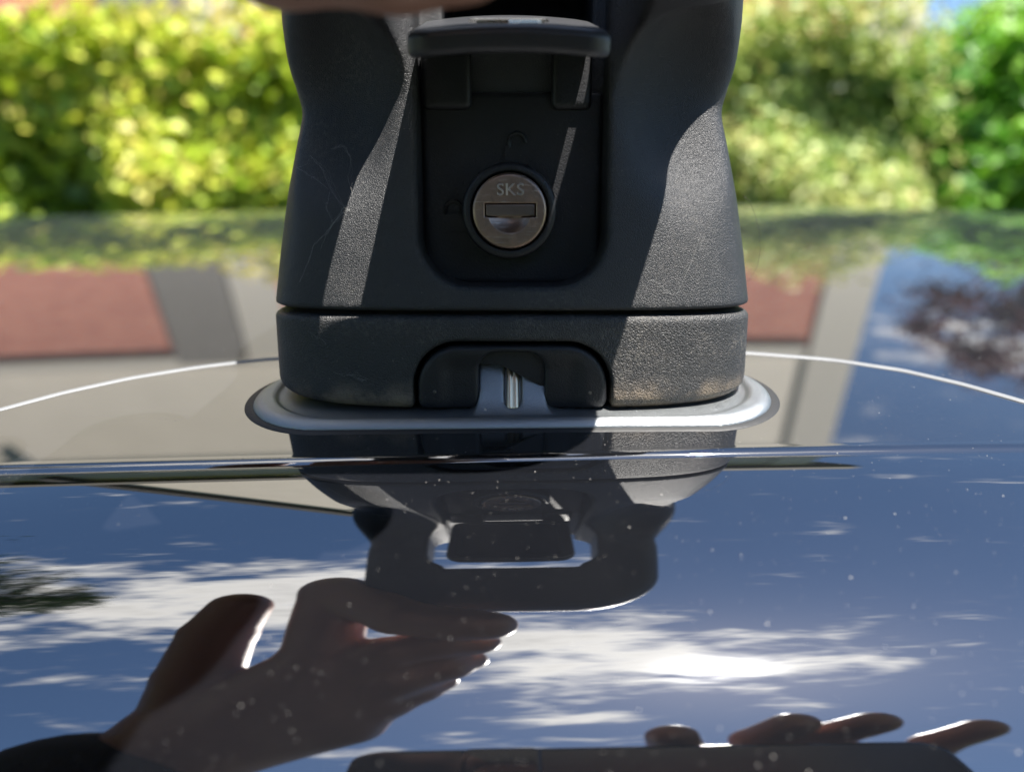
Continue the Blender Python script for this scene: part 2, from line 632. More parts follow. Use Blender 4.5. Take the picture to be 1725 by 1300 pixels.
# side rail beside the roof (near and far), rolled into the gap
rr = 0.45
a0 = math.degrees(ps[0])
prolls = [(pd[0] + rr * (sin(a) + sin(ps[0])) * 1.0, pz[0] + rr * (cos(ps[0]) * 0 + cos(a) - 1) + 0.05) for a in np.radians(np.linspace(100, 0, 12))]
bot = [(pd[-1] - 1.2, pz[-1] - 2.5), (pd[-1] + 0.5, pz[-1] - 5.0)]
pprof = prolls + list(zip(pd[1:], pz[1:])) + bot
V, Fc = sweep(pprof, xs)
obj('side_rail', V, Fc, M['paint'], car)
fprof = [(2 * DC - p[0], p[1]) for p in pprof]
V, Fc = sweep(fprof, xs)
obj('side_rail', V, Fc[:, ::-1], M['paint'], car)
# rubber in the joint between roof and rail
for sgn, nm in ((0, 'joint_seal'), (1, 'joint_seal')):
    pr = [(126.4, rz[0] - 3.2), (121.6, rz[0] - 3.4)]
    if sgn:
        pr = [(2 * DC - p[0], p[1]) for p in pr]
    V, Fc = sweep(pr, xs)
    obj(nm, V, Fc, M['rubber'], car)

# lower body, greenhouse, wheels (below and beside the picture)
st = [(-2.15, .62, .45, .66, .66), (-2.05, .80, .28, .74, .84), (-1.7, .91, .22, .86, .96), (-1.0, .93, .2, .93, .98), (0.0, .94, .2, .93, 1.0),
      (1.0, .93, .2, .91, .98), (1.5, .92, .21, .86, .95), (2.0, .90, .24, .78, .9), (2.35, .78, .3, .66, .74), (2.45, .6, .42, .58, .6)]
ring = 40
V = []
for (x, hw, z0, zs, z1) in st:
    for k in range(ring):
        w = 2 * pi * k / ring
        c, s_ = cos(w), sin(w)
        e = 0.42
        yy = hw * math.copysign(abs(c) ** e, c)
        zz_ = (z0 + z1) / 2 + (z1 - z0) / 2 * math.copysign(abs(s_) ** e, s_)
        V.append((x, 0.72 + yy, zz_))
Fc = [(i * ring + k, (i + 1) * ring + k, (i + 1) * ring + (k + 1) % ring, i * ring + (k + 1) % ring) for i in range(len(st) - 1) for k in range(ring)]
Fc += [tuple(range(ring)), tuple((len(st) - 1) * ring + k for k in range(ring))[::-1]]
obj('body', V, Fc, M['paint'], car)
zr = ZC + (pz[-1] - 4) / 1000
for sg in (-1, 1):
    dtop = 0.72 + sg * (0.72 - (pd[-1] + 1) / 1000)
    dbot = 0.72 + sg * 0.87
    for xa, xb, xc, xd_ in ((-0.80, 0.08, -1.25, 0.08), (0.13, 0.88, 0.13, 1.35)):
        Vg = [(xa, dtop, zr - 0.03), (xb, dtop, zr - 0.002), (xd_, dbot, 0.97), (xc, dbot, 0.97)]
        ins = [(x, y - sg * 0.004, z) for x, y, z in Vg]
        obj('side_window', np.array(Vg + ins), [(0, 1, 2, 3), (7, 6, 5, 4), (0, 4, 5, 1), (1, 5, 6, 2), (2, 6, 7, 3), (3, 7, 4, 0)], M['glass'], car, smooth=False)
    Vp = box(((0.105), (dtop + dbot) / 2, (zr + 0.95) / 2), (0.05, 0.02, 0.5), Matrix.Rotation(sg * math.atan2(dbot * sg - dtop * sg, zr - 0.97), 3, 'X'))
    obj('door_pillar', *Vp, M['paint'], car, smooth=False)
for nm, x0, x1, z0_ in (('windscreen', 0.90, 1.62, 0.93), ('rear_window', -0.82, -1.5, 0.95)):
    Vg = [(x0, 0.16, zr + 0.01), (x0, 1.28, zr + 0.01), (x1, 1.42, z0_), (x1, 0.02, z0_)]
    ins = [(x, y, z - 0.005) for x, y, z in Vg]
    obj(nm, np.array(Vg + ins), [(0, 1, 2, 3), (7, 6, 5, 4), (0, 4, 5, 1), (1, 5, 6, 2), (2, 6, 7, 3), (3, 7, 4, 0)], M['glass'], car, smooth=False)


def lathe_y(c, prof, n=36):
    V = []
    for (y, r) in prof:
        for k in range(n):
            w = 2 * pi * k / n
            V.append((c[0] + r * cos(w), c[1] + y, c[2] + r * sin(w)))
    Fc = [(i * n + k, i * n + (k + 1) % n, (i + 1) * n + (k + 1) % n, (i + 1) * n + k) for i in range(len(prof) - 1) for k in range(n)]
    Fc += [tuple(range(n))[::-1], tuple((len(prof) - 1) * n + k for k in range(n))]
    return V, Fc


for wx in (-1.35, 1.5):
    for sg in (-1, 1):
        c = (wx, 0.72 + sg * 0.85, 0.33)
        w = obj('wheel', *lathe_y(c, [(-.1, .22), (-.1, .30), (-.07, .328), (.07, .328), (.1, .30), (.1, .22)]), M['tyre'], car)
        obj('rim', *lathe_y(c, [(-.105, .05), (-.104, .20), (-.09, .222), (.09, .222), (.104, .20), (.105, .05)], 24), M['rim'], w)

# edge of the clear protective film: a pale arc round the mount
def film_pt(px_, py_):
    x = (px_ - 862.5) / FPX
    y = (650 - py_) / FPX
    r = np.array([x, cos(PITCH) + y * sin(PITCH), -sin(PITCH) + y * cos(PITCH)])
    d = np.linspace(126, 420, 3000)
    t = d / r[1]
    k = np.argmax(r[2] * t <= roof_z(r[0] * t, d))
    return r[0] * t[k], d[k]


cp = np.array([film_pt(*p) for p in [(2, 690), (110, 661), (220, 637), (330, 619), (440, 606), (600, 596), (862, 588), (1100, 588), (1262, 595), (1400, 606), (1520, 624), (1620, 647), (1722, 676)]])
u = np.linspace(0, len(cp) - 1, 90)
fx = np.interp(u, range(len(cp)), cp[:, 0])
fd = np.interp(u, range(len(cp)), cp[:, 1])
ker = np.array([1, 2, 3, 2, 1]) / 9.0
fd[2:-2] = np.convolve(fd, ker, 'valid')
ext = np.linspace(1, 6, 5) * 6
fx = np.concatenate([fx[0] - ext[::-1] * 0.8, fx, fx[-1] + ext * 0.8])
sl0 = (fd[1] - fd[0]) / (fx[6] - fx[5])
fd = np.concatenate([np.maximum(127.5, fd[0] - ext[::-1] * 0.55), fd, np.maximum(127.5, fd[-1] - ext * 0.55)])
rows = []
for i in range(len(fx)):
    a = np.array([fx[min(i + 1, len(fx) - 1)] - fx[max(i - 1, 0)], fd[min(i + 1, len(fx) - 1)] - fd[max(i - 1, 0)]])
    a /= np.linalg.norm(a)
    nrm = np.array([-a[1], a[0]])
    for off, hh in ((-0.8, 0.0), (-0.6, 0.2), (0, 0.26), (0.6, 0.2), (0.8, 0.0)):
        qx, qd = fx[i] + nrm[0] * off, fd[i] + nrm[1] * off
        rows.append((qx, qd, roof_z(qx, max(qd, 126.2)) + hh + 0.02))
obj('film_edge', mm(rows), grid_faces(len(fx), 5)[:, ::-1], M['film_edge'], car)

# mounting point: silver stadium plate lying in a black seal
PD0, PD1, PXH = 134.8, 167.4, 51.6
pc = (PD0 + PD1) / 2


def stadium_ring(off_in, off_out, h0, h1):
    n = 64
    rows = []
    def outline(off):
        r = (PD1 - PD0) / 2 + off
        L = PXH - (PD1 - PD0) / 2
        o_ = []
        for k in range(n):
            w = 2 * pi * k / n
            cx_ = L if cos(w) >= 0 else -L
            o_.append((cx_ + r * cos(w), pc + r * sin(w)))
        return o_
    for off, h in ((off_in, h0), (off_in, h1), (off_out, h1 * 0.9), (off_out + 0.25, h0)):
        for (x, d) in outline(off):
            rows.append((x, d, float(roof_z(x, max(d, 126.2))) + h))
    Fc = [(i * n + k, i * n + (k + 1) % n, (i + 1) * n + (k + 1) % n, (i + 1) * n + k) for i in range(3) for k in range(n)]
    return mm(rows), Fc


obj('mount_seal', *stadium_ring(-3, 1.3, -0.1, 0.2), M['rubber'], car)
PT = 1.55                                     # plate thickness above the roof


def f_plate(X, Y, Z):
    pl = sd_rect(X, Y, 0, pc, PXH, 16.5, 16.4)
    ddv = np.abs(Z - 0.2) - (PT - 0.2)
    f = smax(pl, ddv, 2.6)
    # the foot stands in a shallow tray behind the rolled lip
    tray = smax(sd_rect(X, Y, 0, pc + 3.2, PXH - 4.6, 16.4, 15.0), 0.85 - Z, 0.8)
    f = smax(f, -tray, 1.4)
    # hooked tab standing up in the middle of the plate
    ty, tz = 140.4, 0.4
    ca, sa = cos(radians(56)), sin(radians(56))
    al = (Y - ty) * ca + (Z - tz) * sa
    ac = -(Y - ty) * sa + (Z - tz) * ca
    tab = smax(sd_rect(X, al, 0, 3.5, 6.4, 7.6, 1.2), np.abs(ac) - 0.7, 0.5)
    tab = smax(tab, -smax(sd_rect(X, al, 0.15, 5.3, 1.7, 4.6, 1.65), -ac - 0.1 + 0.0 * X, 0.3), 0.3)
    return smin(f, tab, 2.6)


def drape(V):
    V = V.copy()
    V[:, 2] += roof_z(V[:, 0], np.maximum(V[:, 1], 126.2))
    return mm(V)


V, Fc = surface_nets(f_plate, (-53, 131, -2.2), (53, 168, 10.5), 0.34)
obj('mount_plate', drape(V), Fc, M['plate'], car)
pa, pb = np.array([0.15, 140.8, 1.7]), np.array([0.15, 145.0, 7.9])
V, Fc = surface_nets(lambda X, Y, Z: smin(sd_cap(X - 0.55, Y, Z, pa, pb, 0.62, 0.62), sd_cap(X + 0.55, Y, Z, pa, pb, 0.62, 0.62), 0.15), (-2, 139, 0.5), (2.4, 147, 9.5), 0.16)
obj('clamp_pin', drape(V), Fc, M['steel'], car)

# ------------------------------------------------------------------ hedges, trees


def leaf_cloud(P, N, L, Wd, tint):
    """leaf = two folded quads; P centres, N outward hints"""
    n = len(P)
    a = RNG.normal(size=(n, 3))
    nn = N * 0.9 + RNG.normal(size=(n, 3)) * 0.7
    nn /= np.linalg.norm(nn, axis=1)[:, None]
    a -= (a * nn).sum(1)[:, None] * nn
    a /= np.linalg.norm(a, axis=1)[:, None]
    b_ = np.cross(nn, a)
    L = L * RNG.uniform(0.65, 1.3, n)[:, None]
    Wd = Wd * RNG.uniform(0.7, 1.25, n)[:, None]
    v = np.stack([P - a * L / 2, P + b_ * Wd / 2 + nn * Wd * 0.18, P + a * L / 2, P - b_ * Wd / 2 + nn * Wd * 0.18], 1)
    V = v.reshape(-1, 3)
    i = np.arange(n)[:, None] * 4
    Fc = np.concatenate([i + np.array([[0, 1, 2]]), i + np.array([[0, 2, 3]])])
    T = np.repeat(tint, 4)
    return V, Fc, T


def foliage(name, V, Fc, T, mat, parent):
    o = obj(name, V, Fc, mat, parent, smooth=False)
    at = o.data.attributes.new('tint', 'FLOAT', 'POINT')
    at.data.foreach_set('value', T.astype(np.float32))
    return o


def hedge(name, label, cat, x0, x1, y0, y1, h, n, mat, lump=0.16, L=0.05, Wd=0.03, tone=0.5, seed=0):
    t = thing(name, label, cat, ((x0 + x1) / 2, (y0 + y1) / 2, 0))
    lumps = [(RNG.uniform(x0, x1), RNG.uniform(0, h), RNG.uniform(0.12, 0.32), RNG.uniform(-1, 1)) for _ in range(int(40 * (x1 - x0)))]
    u_ = RNG.random(n)
    face = RNG.random(n)
    X = x0 + (x1 - x0) * RNG.random(n)
    Z = h * RNG.random(n) ** 0.9
    top = face > 0.80
    end = (face > 0.70) & ~top
    off = np.zeros(n)
    tv = np.zeros(n)
    for lx, lz, lr, la in lumps:
        w = np.exp(-((X - lx) ** 2 + (Z - lz) ** 2) / lr ** 2)
        off += w * la * lump
        tv += w * la
    depth = RNG.exponential(0.07, n)
    Y = y0 - off + depth
    Nn = np.tile(np.array([[0, -1.0, 0.45]]), (n, 1))
    Yt = y0 + (y1 - y0) * RNG.random(n)
    Y = np.where(top, Yt, Y)
    Z = np.where(top, h - RNG.exponential(0.06, n) + off * 0.8 + 0.05 * np.sin(X * 7), Z)
    Nn[top] = (0, -0.2, 1)
    sgn = np.where(RNG.random(n) > 0.5, 1.0, -1.0)
    X = np.where(end, np.where(sgn > 0, x1, x0) - sgn * (RNG.exponential(0.06, n) - off * 0.7), X)
    Y = np.where(end, Yt, Y)
    Nn[end] = np.stack([sgn[end], np.full(end.sum(), -.3), np.full(end.sum(), .3)], 1)
    # round the ends and the shoulders
    Y += np.where(top | end, 0, 0.30 * np.clip((Z - h * 0.72) / (h * 0.28), 0, 1) ** 2)
    ex = np.clip((np.abs(X - (x0 + x1) / 2) - ((x1 - x0) / 2 - 0.3)) / 0.3, 0, 1) ** 2
    Y += np.where(top | end, 0, 0.26 * ex)
    Z = np.where(top, Z - 0.25 * ex, Z)
    P = np.stack([X, Y, np.maximum(Z, 0.03)], 1)
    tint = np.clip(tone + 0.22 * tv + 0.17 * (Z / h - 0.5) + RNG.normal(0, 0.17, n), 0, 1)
    foliage('foliage', *leaf_cloud(P, Nn, L, Wd, tint), mat, t)
    k = 0
    xx = x0 + 0.2
    while xx < x1 - 0.1:
        yy = (y0 + y1) / 2
        pts = [(xx, yy, 0), (xx + RNG.uniform(-.06, .06), yy, h * 0.4), (xx + RNG.uniform(-.15, .15), yy + RNG.uniform(-.1, .1), h * 0.85)]
        obj('stem', *tube(pts, [0.03, 0.022, 0.008], 7), M['bark'], t)
        xx += 0.45
    # inner twigs and leaf mass that stops one seeing through
    Pi = np.stack([RNG.uniform(x0 + .12, x1 - .12, n // 3), RNG.uniform(y0 + .18, y1 - .1, n // 3), RNG.uniform(0.05, h - .15, n // 3)], 1)
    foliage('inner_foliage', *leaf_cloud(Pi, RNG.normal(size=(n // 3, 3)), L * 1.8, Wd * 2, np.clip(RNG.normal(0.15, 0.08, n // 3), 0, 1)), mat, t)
    return t


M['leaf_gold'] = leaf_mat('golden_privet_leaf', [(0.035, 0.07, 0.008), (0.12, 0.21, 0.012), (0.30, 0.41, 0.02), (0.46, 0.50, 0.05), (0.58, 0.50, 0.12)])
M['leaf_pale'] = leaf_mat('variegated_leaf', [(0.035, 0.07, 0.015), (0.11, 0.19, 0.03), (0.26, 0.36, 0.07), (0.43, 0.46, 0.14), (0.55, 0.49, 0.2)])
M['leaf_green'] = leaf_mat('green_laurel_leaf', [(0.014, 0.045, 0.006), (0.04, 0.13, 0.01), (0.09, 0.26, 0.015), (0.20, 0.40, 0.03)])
M['leaf_plum'] = leaf_mat('purple_plum_leaf', [(0.03, 0.01, 0.012), (0.085, 0.022, 0.024), (0.16, 0.045, 0.04)])
M['needle'] = leaf_mat('dark_conifer_needle', [(0.008, 0.018, 0.006), (0.02, 0.045, 0.012), (0.05, 0.085, 0.02)], 0.2)

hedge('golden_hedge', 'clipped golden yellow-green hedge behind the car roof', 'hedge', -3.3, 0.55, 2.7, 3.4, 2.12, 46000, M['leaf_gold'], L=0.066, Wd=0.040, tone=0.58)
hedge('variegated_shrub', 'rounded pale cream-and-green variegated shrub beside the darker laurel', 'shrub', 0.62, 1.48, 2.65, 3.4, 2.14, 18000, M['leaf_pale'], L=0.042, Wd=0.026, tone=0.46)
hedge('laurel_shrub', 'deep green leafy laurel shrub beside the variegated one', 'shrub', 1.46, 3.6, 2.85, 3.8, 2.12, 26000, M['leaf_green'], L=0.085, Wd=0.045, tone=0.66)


def branchy_tree(name, label, base, h, blobs, n, leafm, L, Wd, tone, trunk_r):
    t = thing(name, label, 'tree', base)
    base = np.array(base)
    top = base + np.array([0, 0, h * 0.5])
    trunk = obj('trunk', *tube([base, base + [0.03, 0, h * 0.25], top], [trunk_r, trunk_r * 0.8, trunk_r * 0.55], 12), M['bark'], t)
    Ps, Ns, Ts = [], [], []
    wsum = sum(b_[3] ** 2 for b_ in blobs)
    parts = []
    for (bx, by, bz, br) in blobs:
        c = base + np.array([bx, by, bz])
        mid = (top + c) / 2 + np.array([0, 0, 0.1])
        parts.append(tube([base + np.array([0, 0, h * 0.38]), mid, c], [trunk_r * 0.45, trunk_r * 0.28, trunk_r * 0.08], 7))
        k = int(n * br ** 2 / wsum)
        dirs = RNG.normal(size=(k, 3))
        dirs /= np.linalg.norm(dirs, axis=1)[:, None]
        tw = RNG.normal(size=(26, 3))
        tw /= np.linalg.norm(tw, axis=1)[:, None]
        cl = tw[RNG.integers(0, 26, k)]
        dirs = dirs * 0.55 + cl * 0.9
        r = br * RNG.uniform(0.35, 1.0, k)[:, None]
        Ps.append(c + dirs * r * np.array([1, 1, 0.75]))
        Ns.append(dirs)
        Ts.append(np.clip(RNG.normal(tone, 0.22, k), 0, 1))
    V, Fc = merge(parts)
    obj('limbs', V, Fc, M['bark'], t)
    foliage('crown', *leaf_cloud(np.concatenate(Ps), np.concatenate(Ns), L, Wd, np.concatenate(Ts)), leafm, t)
    return t


branchy_tree('plum_tree', 'purple-leaved plum tree standing beside the house corner', (5.0, 6.9, 0), 5.2,
             [(-.3, 0, 3.2, .8), (.6, .2, 3.6, .9), (-1.0, -.2, 4.0, .40), (0.1, .1, 4.3, .65), (1.1, 0, 4.4, .8), (.5, -.3, 2.9, .8), (-.85, -.1, 2.95, .42), (.9, 0, 5.1, .7), (1.6, .4, 3.6, .9), (1.9, .2, 4.9, .8), (-.3, 0, 4.9, .45), (-.9, 0, 4.5, .3)], 15000, M['leaf_plum'], 0.10, 0.06, 0.5, 0.10)


def conifer(name, label, base, h, r0, n):
    t = thing(name, label, 'tree', base)
    base = np.array(base, float)
    obj('trunk', *tube([base, base + [0.03, 0.02, h * 0.5], base + [0, 0, h * 0.98]], [0.17, 0.1, 0.015], 10), M['bark'], t)
    P, N, T, br = [], [], [], []
    z = 0.8
    while z < h * 0.985:
        rr_ = r0 * (1 - z / h) ** 0.7 + 0.06
        for k in range(7):
            w = RNG.uniform(0, 2 * pi)
            ln = rr_ * RNG.uniform(0.55, 1.15)
            d = np.array([cos(w), sin(w), 0])
            p0 = base + [0, 0, z]
            tip = p0 + d * ln + [0, 0, -0.18 * ln + 0.12]
            br.append(tube([p0, (p0 + tip) / 2 + [0, 0, 0.04], tip], [0.02, 0.013, 0.004], 4, False))
            m_ = int(n * ln / 160)
            s_ = RNG.uniform(0.1, 1.05, m_) ** 0.7
            pp = p0 + (tip - p0) * s_[:, None] + RNG.normal(size=(m_, 3)) * np.array([.10, .10, .06]) * (0.4 + ln * 0.5)
            P.append(pp)
            N.append(np.tile(d * 0.3 + [0, 0, 1], (m_, 1)))
            T.append(np.clip(RNG.normal(0.45, 0.25, m_), 0, 1))
        z += 0.16 + 0.1 * RNG.random()
    V, Fc = merge(br)
    obj('branches', V, Fc, M['bark'], t)['kind'] = 'stuff'
    foliage('crown', *leaf_cloud(np.concatenate(P), np.concatenate(N), 0.11, 0.03, np.concatenate(T)), M['needle'], t)


conifer('conifer_tree', 'tall dark conifer mirrored in the paint beside the big cloud', (-5.6, 1.35, 0), 11.9, 3.2, 15000)

# ------------------------------------------------------------------ house behind the hedge
house = thing('brick_house', 'house of red-brown brick with beige siding above, behind the hedge', 'house', (-0.5, 5.0, 0))
HY = 5.0


def slab(name, x0, x1, y0, y1, z0, z1, m, parent=house):
    return obj(name, *box(((x0 + x1) / 2, (y0 + y1) / 2, (z0 + z1) / 2), (x1 - x0, y1 - y0, z1 - z0)), m, parent, smooth=False)


ZB = ZC + 2.38
slab('brick_wall', -5.4, 2.35, HY, HY + 6, 0, ZB, M['brick'])
slab('siding_wall', -5.38, 2.33, HY + 0.02, HY + 5.98, ZB, ZC + 4.25, M['siding'])
slab('corner_board', 2.13, 2.47, HY - 0.03, HY + 0.3, 0, ZC + 4.2, M['trim_pale'])
slab('downpipe_board', -2.45, -1.95, HY - 0.05, HY - 0.001, 0, ZB, M['trim_grey'])
slab('pale_pilaster', -1.93, -1.62, HY - 0.06, HY - 0.001, 0, ZB - .05, M['trim_pale'])
slab('band_board', -5.42, 2.1, HY - 0.025, HY - 0.002, ZB - .06, ZB + 0.06, M['trim_pale'])
w = slab('window', -1.55, -0.2, HY - 0.04, HY - 0.002, 1.0, ZB - 0.18, M['trim_pale'])
for k in range(2):
    slab('pane', -1.48 + k * .65, -0.91 + k * .65, HY - 0.052, HY - 0.042, 1.08, ZB - 0.26, M['glass'], w)
# main roof, eave towards the car
V = np.array([(-5.8, HY - .12, ZC + 4.27), (2.85, HY - .12, ZC + 4.27), (2.85, HY + 3, ZC + 5.9), (-5.8, HY + 3, ZC + 5.9),
              (2.85, HY + 6.4, ZC + 4.27), (-5.8, HY + 6.4, ZC + 4.27)])
Vb = V - [0, 0, 0.16]
Fr = [(0, 1, 2, 3), (3, 2, 4, 5), (7, 6, 9, 8), (8, 9, 11, 10) if False else (9, 8, 10, 11), (0, 6, 7, 1), (1, 7, 8, 2), (2, 8, 10, 4), (4, 10, 11, 5), (5, 11, 9, 3), (3, 9, 6, 0)]
Vr = np.concatenate([V, Vb])
Fr = [(0, 1, 2, 3), (3, 2, 4, 5), (7, 6, 9, 8), (8, 9, 11, 10), (0, 6, 7, 1), (1, 7, 8, 2), (2, 8, 10, 4), (4, 10, 11, 5), (5, 11, 9, 3), (3, 9, 6, 0)]
obj('roof', Vr, Fr, M['shingle'], house, smooth=False)
slab('gutter', -5.8, 2.85, HY - .2, HY - .122, ZC + 4.14, ZC + 4.27, M['trim_grey'])
# steep cross gable
gx, ghw, gz0, gz1 = -1.75, 1.9, ZC + 4.2, ZC + 7.2
y0, y1 = HY - 0.05, HY + 3.2
V = np.array([(gx - ghw, y0, gz0 - .1), (gx + ghw, y0, gz0 - .1), (gx, y0, gz1), (gx - ghw, y1, gz0 - .1), (gx + ghw, y1, gz0 - .1), (gx, y1, gz1)])
obj('gable_wall', V, [(0, 1, 2), (5, 4, 3), (0, 3, 4, 1), (1, 4, 5, 2), (2, 5, 3, 0)], M['siding'], house, smooth=False)
for sg in (-1, 1):
    dirv = np.array([sg * ghw, 0, gz0 - gz1])
    dirv /= np.linalg.norm(dirv)
    nv = np.array([-dirv[2] * sg, 0, dirv[0] * sg])
    a = np.array([gx, 0, gz1]) + nv * 0.02
    b_ = np.array([gx + sg * ghw, 0, gz0 - .1]) + dirv * 0.35 + nv * 0.02
    V = []
    for yy in (y0 - 0.12, y1):
        for q_ in (a, b_, b_ + nv * 0.14, a + nv * 0.14 + np.array([0, 0, 0.05])):
            V.append((q_[0], yy, q_[2]))
    obj('gable_roof', V, [(0, 1, 2, 3), (7, 6, 5, 4), (0, 4, 5, 1), (1, 5, 6, 2), (2, 6, 7, 3), (3, 7, 4, 0)], M['shingle'], house, smooth=False)

# ------------------------------------------------------------------ the roof rack foot (x, q = d-140, h = z+36 in mm)
FD, FZ = 140.0, -36.75


def foot_w(V):
    V = np.asarray(V, float).copy()
    return mm(V + np.array([0, FD, FZ]))


foot = thing('roof_rack_foot', 'black plastic roof rack foot with open flap, clamped on the silver roof mount', 'roof rack',
             tuple(mm([0, FD + 22, FZ + 4])))
HH = np.array([0, 19, 20, 29.7, 40, 49, 56.8, 60.5, 65.4, 70.8, 90], np.float32)
HW = np.array([47.7, 47.7, 47.5, 46.0, 44.2, 42.2, 40.4, 40.0, 40.4, 41.2, 41.5], np.float32)
QF = np.interp(HH, [0, 19, 30, 40, 50, 58, 90], [0, 0, 0.8, 1.8, 3.2, 4.6, 5.5]).astype(np.float32)
QB = 50.0
NS = 4.0


def plan(X, Q, wv, qf, qb=QB):
    c = (qf + qb) / 2
    hb = (qb - qf) / 2
    r = ((np.abs(X) / wv) ** NS + (np.abs(Q - c) / hb) ** NS) ** (1 / NS)
    return (r - 1) * np.minimum(wv, hb) * 0.8


def front_q(x, h):
    """depth q of the outer face of the foot at x, h"""
    wv = np.interp(h, HH, HW)
    qf = np.interp(h, HH, QF)
    c, hb = (qf + QB) / 2, (QB - qf) / 2
    return c - hb * max(0.0, 1 - (abs(x) / wv) ** NS) ** (1 / NS)


SLP = tan(radians(8.3))


def arch(X, H, x0, x1, top, r):
    return sd_rect(X, H, (x0 + x1) / 2, top / 2 - 20, (x1 - x0) / 2, top / 2 + 20, r)


def f_base(X, Q, H):
    p = plan(X, Q, 47.7, 0.0)
    lo = SLP * Q + 0.1 - H
    f = smax(p, lo, 3.6)
    f = smax(f, H - 18.6, 1.6)
    ar = smax(arch(X, H, -18.5, 18.6, 13.7, 8.5), Q - 12, 0.5)
    f = smax(f, -ar, 0.9)
    cav = sd_box(X, Q, H, (0, 40, 0), (10, 36, 12.0), 2)
    wall = smax(np.abs(Q - 28) - 1.2, 1.3 + SLP * Q - H, 0.3)
    f = smax(f, -cav, 0.5)
    return smin(f, smax(wall, sd_box(X, Q, H, (0, 28, 8), (11, 3, 10), 0.2), 0.2), 0.2)


V, Fc = surface_nets(f_base, (-49, -2, -1), (49, 53, 20), 0.46)
obj('base', foot_w(V), Fc, M['plastic_base'], foot)


def f_cover(X, Q, H):
    ar = arch(X, H, -17.75, 17.85, 12.95, 7.9)
    p = plan(X, Q, 47.7, 0.55)
    f = smax(ar, p, 1.1)
    f = smax(f, Q - 9, 0.3)
    f = smax(f, SLP * Q + 0.3 - H, 2.2)
    # shallow dish towards the middle, like a moulded thumb grip
    f = smax(f, -(sd_box(X, Q, H, (0, -2.2, 2.0), (13.5, 3.4, 8.8), 3.0)), 1.6)
    op = sd_rect(X, H, -0.1, -10, 6.2, 21.6, 3.6)
    return smax(f, -op, 0.9)


V, Fc = surface_nets(f_cover, (-19, -1, -1), (19, 11, 14.5), 0.32)
cov_ = obj('clamp_cover', foot_w(V), Fc, M['plastic_in'], foot)
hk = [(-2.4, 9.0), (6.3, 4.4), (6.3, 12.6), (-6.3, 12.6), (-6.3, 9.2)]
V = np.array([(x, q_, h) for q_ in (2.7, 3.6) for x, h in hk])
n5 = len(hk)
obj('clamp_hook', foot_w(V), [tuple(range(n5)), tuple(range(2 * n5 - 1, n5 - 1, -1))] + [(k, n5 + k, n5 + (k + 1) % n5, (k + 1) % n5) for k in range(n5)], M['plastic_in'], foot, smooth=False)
# moulding pips on the cover
for (x, h) in ((-14.5, 4.2), (14.6, 4.0)):
    V, Fc = surface_nets(lambda X, Y, Z: np.sqrt(X * X + (Y * 1.6) ** 2 + Z * Z) - 0.62, (-1, -1, -1), (1, 1, 1), 0.2)
    obj('pip', foot_w(V + [x, front_q(x, h) + 0.85, h]), Fc, M['plastic_base'], cov_)


def f_house(X, Q, H):
    wv = np.interp(H, HH, HW).astype(np.float32)
    qf = np.interp(H, HH, QF).astype(np.float32)
    p = plan(X, Q, wv, qf)
    f = smax(p, H - 91, 5)
    # hood that reaches forward over the flap, with an open slot in it
    hood = smax(sd_rect(X, Q, 0, -3, 37.2, 43.5, 21), np.abs(H - 76.5 + 0.17 * Q) - 9.2, 6.5)
    f = smin(f, hood, 11)
    # hollow cheeks under the hood
    for sx_ in (-1, 1):
        ell = np.sqrt(((X - sx_ * 31.5) / 8.6) ** 2 + ((Q - 3.0) / 8.6) ** 2 + ((H - 58.0) / 14.0) ** 2) - 1
        f = smax(f, -ell * 7.5, 6.5)
    f = smax(f, 19.35 - H, 0.9)
    slot = smax(sd_rect(X, Q, 0, -6.6, 21.2, 12.6, 8.0), 58.0 - H, 2)
    f = smax(f, -slot, 1.5)
    rec = smax(sd_rect(X, H, 0, 74, 17.0, 50.2, 9.5), Q - 10.5, 1.0)
    rec = smax(rec, -22 - Q, 1)
    rec = smax(rec, -20 - Q, 1)
    f = smax(f, -rec, 1.3)
    cave = sd_box(X, Q, H, (1.0, 19, 75.5), (13.5, 14, 7.5), 2)
    return smax(f, -cave, 0.8)


V, Fc = surface_nets(f_house, (-49, -49, 18), (49, 53, 94), 0.47)
housing = obj('housing', foot_w(V), Fc, M['plastic'], foot)

# recess floor, slightly smoother plastic, with padlock marks
V, Fc = surface_nets(lambda X, Y, Z: sd_box(X, Y, Z, (0, 10.6, 41), (16.95, 1.0, 17.6), 0.9), (-18, 8, 22), (18, 13, 60), 0.5)
floor_ = obj('recess_floor', foot_w(V), Fc, M['plastic_in'], foot)
for (cx, ch, shut) in ((1.0, 48.6, 0), (-11.0, 36.4, 1)):
    V, Fc = merge([box((cx, 9.45, ch - 1.3), (4.6, 0.7, 3.2)), tube([(cx - 1.5, 9.4, ch)] + [(cx - 1.5 * cos(a), 9.4, ch + 1.2 + 1.5 * sin(a)) for a in np.linspace(0, pi, 9)] + [(cx + 1.5, 9.4, ch + (0.0 if shut else 1.0))], 0.38, 6)])
    obj('padlock_mark', foot_w(V), Fc, M['plastic_in'], floor_, smooth=False)
# hinge lugs
for xa, xb in ((-16.6, -7.4), (7.2, 14.6)):
    V, Fc = surface_nets(lambda X, Y, Z: sd_box(X, Y, Z, ((xa + xb) / 2, 11.2, 60.5), ((xb - xa) / 2, 2.9, 5.2), 1.2), (xa - 1, 1, 53), (xb + 1, 15, 68), 0.4)
    obj('hinge_lug', foot_w(V), Fc, M['plastic_in'], foot)

# lock cylinder
LX, LQ, LH, LR = -0.45, 2.6, 37.2, 6.75


